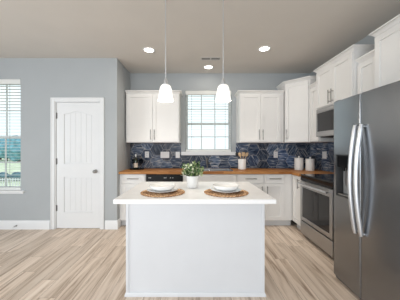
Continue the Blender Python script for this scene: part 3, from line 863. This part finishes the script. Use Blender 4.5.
# potted plant
def potted_plant():
    t = thing('potted_plant', 'bushy variegated green plant in a round white pot on the island', 'plant', (-.034, 2.13, ZI))
    prof = [(0, 0), (.044, 0), (.050, .003), (.0535, .02), (.060, .112), (.061, .116), (.058, .117), (.055, .112), (.053, .095), (0, .095)]
    MB().lathe(prof, seg=40).build('pot', M['ceramic'], t)
    MB().lathe([(0, .0955), (.0525, .0955), (.040, .101), (0, .104)], seg=24).build('soil', M['soil'], t)
    fo = MB(); st = MB(); lay = fo.bm.loops.layers.float_color.new('tone')
    rnd = random.Random(11)
    for k in range(60):
        a = rnd.uniform(0, 2 * PI); el = math.acos(rnd.uniform(-.25, 1)); R = rnd.uniform(.7, 1.0)
        tip = Vector((math.cos(a) * math.sin(el) * .112 * R, math.sin(a) * math.sin(el) * .112 * R, .105 + .165 * R * max(.10, math.cos(el)) ** .8))
        base = Vector((math.cos(a) * .02, math.sin(a) * .02, .098)); mid = (base + tip) / 2 + Vector((0, 0, .02))
        st.tube([base, mid, tip], [.0018, .0015, .001], 5)
        for j in range(8):
            q = .35 + .65 * j / 7
            p = base.lerp(mid, q * 2) if q < .5 else mid.lerp(tip, q * 2 - 1)
            d = Vector((rnd.uniform(-1, 1), rnd.uniform(-1, 1), rnd.uniform(-.3, 1))).normalized()
            d = (d + (tip - base).normalized() * .6).normalized()
            side = d.cross(Vector((rnd.uniform(-1, 1), rnd.uniform(-1, 1), rnd.uniform(-1, 1)))).normalized()
            nrm = d.cross(side)
            L = rnd.uniform(.024, .040); W = L * .33
            tone = min(1, max(0, rnd.gauss(.36 + .28 * q, .30)))
            V = [p, p + d * L * .35 + side * W, p + d * L * .72 + side * W * .8, p + d * L + nrm * .003, p + d * L * .72 - side * W * .8, p + d * L * .35 - side * W]
            V.append(p + d * L * .5 - nrm * .003)
            vs = [fo.bm.verts.new(v) for v in V]
            for i in range(6):
                f = fo.bm.faces.new((vs[i], vs[(i + 1) % 6], vs[6])); f.smooth = True
                for lp in f.loops: lp[lay] = (tone,) * 3 + (1,)
    st.build('stems', M['stem'], t)
    fo.build('foliage', M['leaf'], t)
potted_plant()

# ------------------------------------------------------------ things on the wooden worktop
ZW = ZC + .0005
tag(MB().lathe([(0, 0), (.125, 0), (.130, .004), (.132, .014), (.128, .014), (.124, .006), (0, .006)], seg=40).build('tray', M['tray'], loc=(-1.075, 3.93, ZW)),
    'dark round tray under the wine bottle in the left corner', 'tray')
ZT = ZW + .0065
t = thing('wine_bottle', 'dark green wine bottle with cream label on the round tray', 'bottle', (-1.082, 3.885, ZT))
MB().lathe([(0, .004), (.020, 0), (.034, 0), (.0375, .006), (.0375, .150), (.035, .170), (.022, .195), (.0145, .212), (.0140, .262), (.0155, .264), (.0155, .272), (0, .272)], seg=28).build('glass_body', M['bottle'], t)
MB().lathe([(.0150, .222), (.0150, .2625), (.0163, .2635), (.0163, .2735), (0, .2740)], seg=20).build('foil_capsule', M['foil'], t)
MB().lathe([(.0379, .035), (.0379, .115)], seg=28).build('paper_label', M['label'], t)
WG = [(0, 0), (.032, 0), (.034, .002), (.010, .006), (.0045, .014), (.004, .075), (.010, .084), (.030, .105), (.037, .130), (.035, .160), (.031, .180), (.0295, .180), (.033, .158), (.035, .130), (.028, .107), (.008, .088), (0, .087)]
g1 = MB().lathe(WG, seg=28).build('wine_glass', M['wine_glass'], loc=(-1.145, 3.955, ZT)); tag(g1, 'stemmed wine glass on the tray, left of the wine bottle', 'glass', 'wine glasses on the tray')
g2 = g1.copy(); COL.objects.link(g2); g2.location = (-.998, 3.925, ZT); g2['label'] = 'stemmed wine glass on the tray, right of the wine bottle'

# utensil crock and its utensils
CX, CY = .846, 3.97
t = tag(MB().lathe([(0, 0), (.066, 0), (.071, .004), (.071, .185), (.069, .188), (.066, .185), (.066, .010), (0, .010)], seg=36).build('utensil_crock', M['matte_ceramic'], loc=(CX, CY, ZW)),
    'white cylindrical crock of cooking utensils right of the window', 'crock')
def utensil(name, label, base, tip, mat_, head, cat):
    B_, T_ = Vector(base), Vector(tip)
    t = thing(name, label, cat, (CX + B_.x, CY + B_.y, ZW + .0105 + B_.z))
    d = (T_ - B_); n = d.normalized()
    MB().tube([(0, 0, .006), d * .5, d], [.006, .0055, .005], 8).build('handle', mat_, t)
    m = MB(); yy = (Vector((0, 1, 0)) - n * n.y).normalized(); xx = yy.cross(n)
    FR = Matrix((xx, yy, n)).transposed().to_4x4()
    if head == 'spoon':
        g = bmesh.ops.create_uvsphere(m.bm, u_segments=14, v_segments=8, radius=1, matrix=Matrix.Translation(d + n * .026) @ FR @ Matrix.Diagonal((.029, .009, .040, 1)))
        for f in m.bm.faces: f.smooth = True
    else:
        g = bmesh.ops.create_cube(m.bm, size=1, matrix=Matrix.Translation(d + n * .034) @ FR @ Matrix.Diagonal((.056, .006, .074, 1)))
    m.build('head', mat_, t, bevel=0 if head == 'spoon' else .002)
utensil('wooden_spoon', 'pale wooden spoon leaning left in the crock, nearest the front', (.015, -.046, 0), (-.042, -.044, .236), M['wood_spoon'], 'spoon', 'spoon')
utensil('wooden_spatula', 'pale wooden spatula standing near the middle of the crock', (.0, -.024, 0), (.018, -.026, .232), M['wood_spoon'], 'flat', 'spatula')
utensil('mixing_spoon', 'thin wooden spoon leaning furthest right out of the crock', (-.020, -.002, 0), (.078, -.002, .236), M['wood_spoon'], 'spoon', 'spoon')
utensil('serving_spoon', 'black serving spoon leaning furthest left out of the crock', (.020, .020, 0), (-.078, .020, .236), M['black_nylon'], 'spoon', 'spoon')
utensil('turner', 'black flat turner standing at the back of the crock', (.0, .044, 0), (.038, .046, .24), M['black_nylon'], 'flat', 'turner')

def canister(label, x, y, s):
    t = thing('canister', label, 'canister', (x, y, ZW), 0, 'white canisters')
    MB().lathe([(0, 0), (.068 * s, 0), (.073 * s, .004), (.074 * s, .19 * s), (.071 * s, .193 * s), (0, .193 * s)], seg=36).build('body', M['matte_ceramic'], t)
    MB().lathe([(0, .1935 * s), (.0755 * s, .1935 * s), (.0755 * s, .206 * s), (.070 * s, .213 * s), (.012, .217 * s), (.010, .224 * s), (.016, .232 * s), (.016, .242 * s), (.009, .249 * s), (0, .250 * s)], seg=36).build('lid', M['matte_ceramic'], t)
canister('taller white lidded canister, left one of the two on the corner worktop', 1.838, 3.86, 1.0)
canister('shorter white lidded canister beside the range in the corner', 1.972, 3.735, .955)

# ------------------------------------------------------------ pendants, downlights, ceiling vent
def pendant(label, x):
    t = thing('pendant_lamp', label, 'lamp', (x, 2.0, CEIL + .0), 0, 'pendant lamps over the island')
    MB().lathe([(0, 0), (.062, 0), (.062, -.010), (.050, -.022), (.012, -.028), (0, -.028)], seg=28).build('canopy', M['nickel'], t)
    MB().tube([(0, 0, -.025), (0, 0, -.80)], .0050, 10).build('rod', M['steel_bright'], t)
    MB().lathe([(0, -.795), (.008, -.795), (.015, -.815), (.018, -.842), (.027, -.850), (.027, -.858), (0, -.858)], seg=24).build('socket_cap', M['steel_bright'], t)
    sh = [(.026, -.856), (.038, -.860), (.048, -.872), (.055, -.894), (.061, -.930), (.068, -.972), (.0735, -1.004), (.0715, -1.004), (.066, -.972), (.059, -.930), (.052, -.895), (.045, -.876), (.036, -.865), (.026, -.860)]
    MB().lathe(sh, seg=40).build('shade', M['shade'], t)
    MB().lathe([(0, -.860), (.012, -.862), (.014, -.88), (.026, -.915), (.026, -.935), (.014, -.955), (0, -.96)], seg=20).build('bulb', M['lens'], t)
    l = bpy.data.lights.new('pendant_glow', 'POINT'); l.energy = 4.0; l.color = (1.0, .90, .76); l.shadow_soft_size = .06
    lo = bpy.data.objects.new('pendant_glow', l); COL.objects.link(lo); lo.parent = t; lo.location = (0, 0, -1.04)
pendant('pendant lamp with glowing white bell shade over the left of the island', -.281)
pendant('pendant lamp with glowing white bell shade in front of the kitchen window', .252)

def downlight(label, x, y, power, tilt=0):
    t = thing('recessed_light', label, 'ceiling light', (x, y, CEIL), 0, 'recessed ceiling lights')
    MB().lathe([(.066, -.0005), (.092, -.0005), (.090, -.005), (.070, -.008), (.066, -.006), (.066, -.0005)], seg=40).build('trim_ring', M['trim'], t)
    MB().lathe([(0, -.0006), (.0655, -.0006), (.0655, -.0045), (0, -.0050)], seg=36).build('lens', M['lens'], t)
    l = bpy.data.lights.new('downlight_beam', 'SPOT'); l.energy = power; l.color = (1.0, .92, .80); l.spot_size = math.radians(80); l.spot_blend = .8; l.shadow_soft_size = .06
    l2 = bpy.data.lights.new('downlight_spill', 'AREA'); l2.shape = 'DISK'; l2.size = .12; l2.energy = power * .058; l2.color = (1.0, .92, .80)
    l2o = bpy.data.objects.new('downlight_spill', l2); COL.objects.link(l2o); l2o.parent = t; l2o.location = (0, 0, -.012)
    lo = bpy.data.objects.new('downlight_beam', l); COL.objects.link(lo); lo.parent = t; lo.location = (0, 0, -.02)
downlight('round lit recessed ceiling light left of the pendant rods', -.69, 3.17, 46)
downlight('round lit recessed ceiling light right of the pendant rods', .99, 3.13, 46)
downlight('round lit recessed ceiling light above the sink, beyond the vent', .22, 3.84, 8)

t = thing('ceiling_vent', 'small rectangular ceiling vent with dark slots above the island', 'vent', (.235, 3.475, CEIL))
MB().box(-.165, .165, -.060, -.040, -.008, -.0005).box(-.165, .165, .040, .060, -.008, -.0005).box(-.165, -.145, -.040, .040, -.008, -.0005).box(.145, .165, -.040, .040, -.008, -.0005).box(-.009, .009, -.040, .040, -.008, -.0005).build('frame', M['vent'], t, bevel=.001)
MB().box(-.145, .145, -.040, .040, -.0025, -.0005).build('slot_shade_panel', M['vent_dark'], t)  # flat dark panel near the ceiling; the openings' shade is in its colour
sl = MB()
for k in range(3):
    y = -.022 + k * .022
    sl.box(-.145, -.009, y - .0015, y + .0015, -.0050, -.003).box(.009, .145, y - .0015, y + .0015, -.0050, -.003)
sl.build('louvers', M['vent'], t)

# ------------------------------------------------------------ outdoors, seen through the left window
ZG = -1.0
g = MB().box(-60, 30, YB + 3.0, 90, ZG - .2, ZG)
go = struct(g.build('ground', M['grass']))
def blob(rx, ry, rz, seed, n=3):
    m = MB(); r = random.Random(seed)
    bmesh.ops.create_icosphere(m.bm, subdivisions=n, radius=1)
    ph = [r.uniform(0, 6) for _ in range(6)]
    for v in m.bm.verts:
        c = v.co
        k = 1 + .13 * math.sin(4 * c.x + ph[0]) * math.sin(5 * c.y + ph[1]) + .10 * math.sin(7 * c.z + ph[2] + 3 * c.x) + r.uniform(-.06, .06)
        v.co = (c.x * k * rx, c.y * k * ry, c.z * k * rz)
    return m
def tree(x, y, h, r, label, seed):
    t = thing('tree', label, 'tree', (x, y, ZG), 0, 'trees beyond the lawn')
    MB().tube([(0, 0, 0), (0, 0, h * .5)], [.25, .16], 10).build('trunk', M['bark'], t)
    blob(r, r, h * .40, seed).build('crown', M['leaves'], t, loc=(0, 0, h * .50))
tree(-37.2, 41, 4.9, 2.0, 'blue green tree far off, leftmost through the left window', 1)
tree(-33.8, 38.5, 4.3, 2.0, 'blue green tree far off, in the middle of the left window view', 2)
tree(-28.5, 34.8, 4.5, 2.0, 'blue green tree far off, rightmost through the left window', 3)
def shrub(x, y, label, seed):
    o = blob(.48, .4, .32, seed).build('shrub', M['shrub'], loc=(x, y, ZG + .30)); tag(o, label, 'shrub', 'shrubs behind the picket fence')
shrub(-13.65, 15.2, 'dark low shrub behind the white fence at the left edge of the window', 5)
shrub(-12.5, 15.2, 'dark low shrub behind the white fence at the right of the window', 6)
t = thing('picket_fence', 'white picket fence on the lawn outside the left window', 'fence', (-10.3, 12, ZG))
for z in (.12, .52): MB().box(-1.04, 1.04, -.02, .02, z, z + .05).build('rail', M['trim'], t)
for k in range(15): MB().box(-1.03 + k * .145, -1.03 + k * .145 + .04, -.042, -.021, .0, .62).build('picket', M['trim'], t)
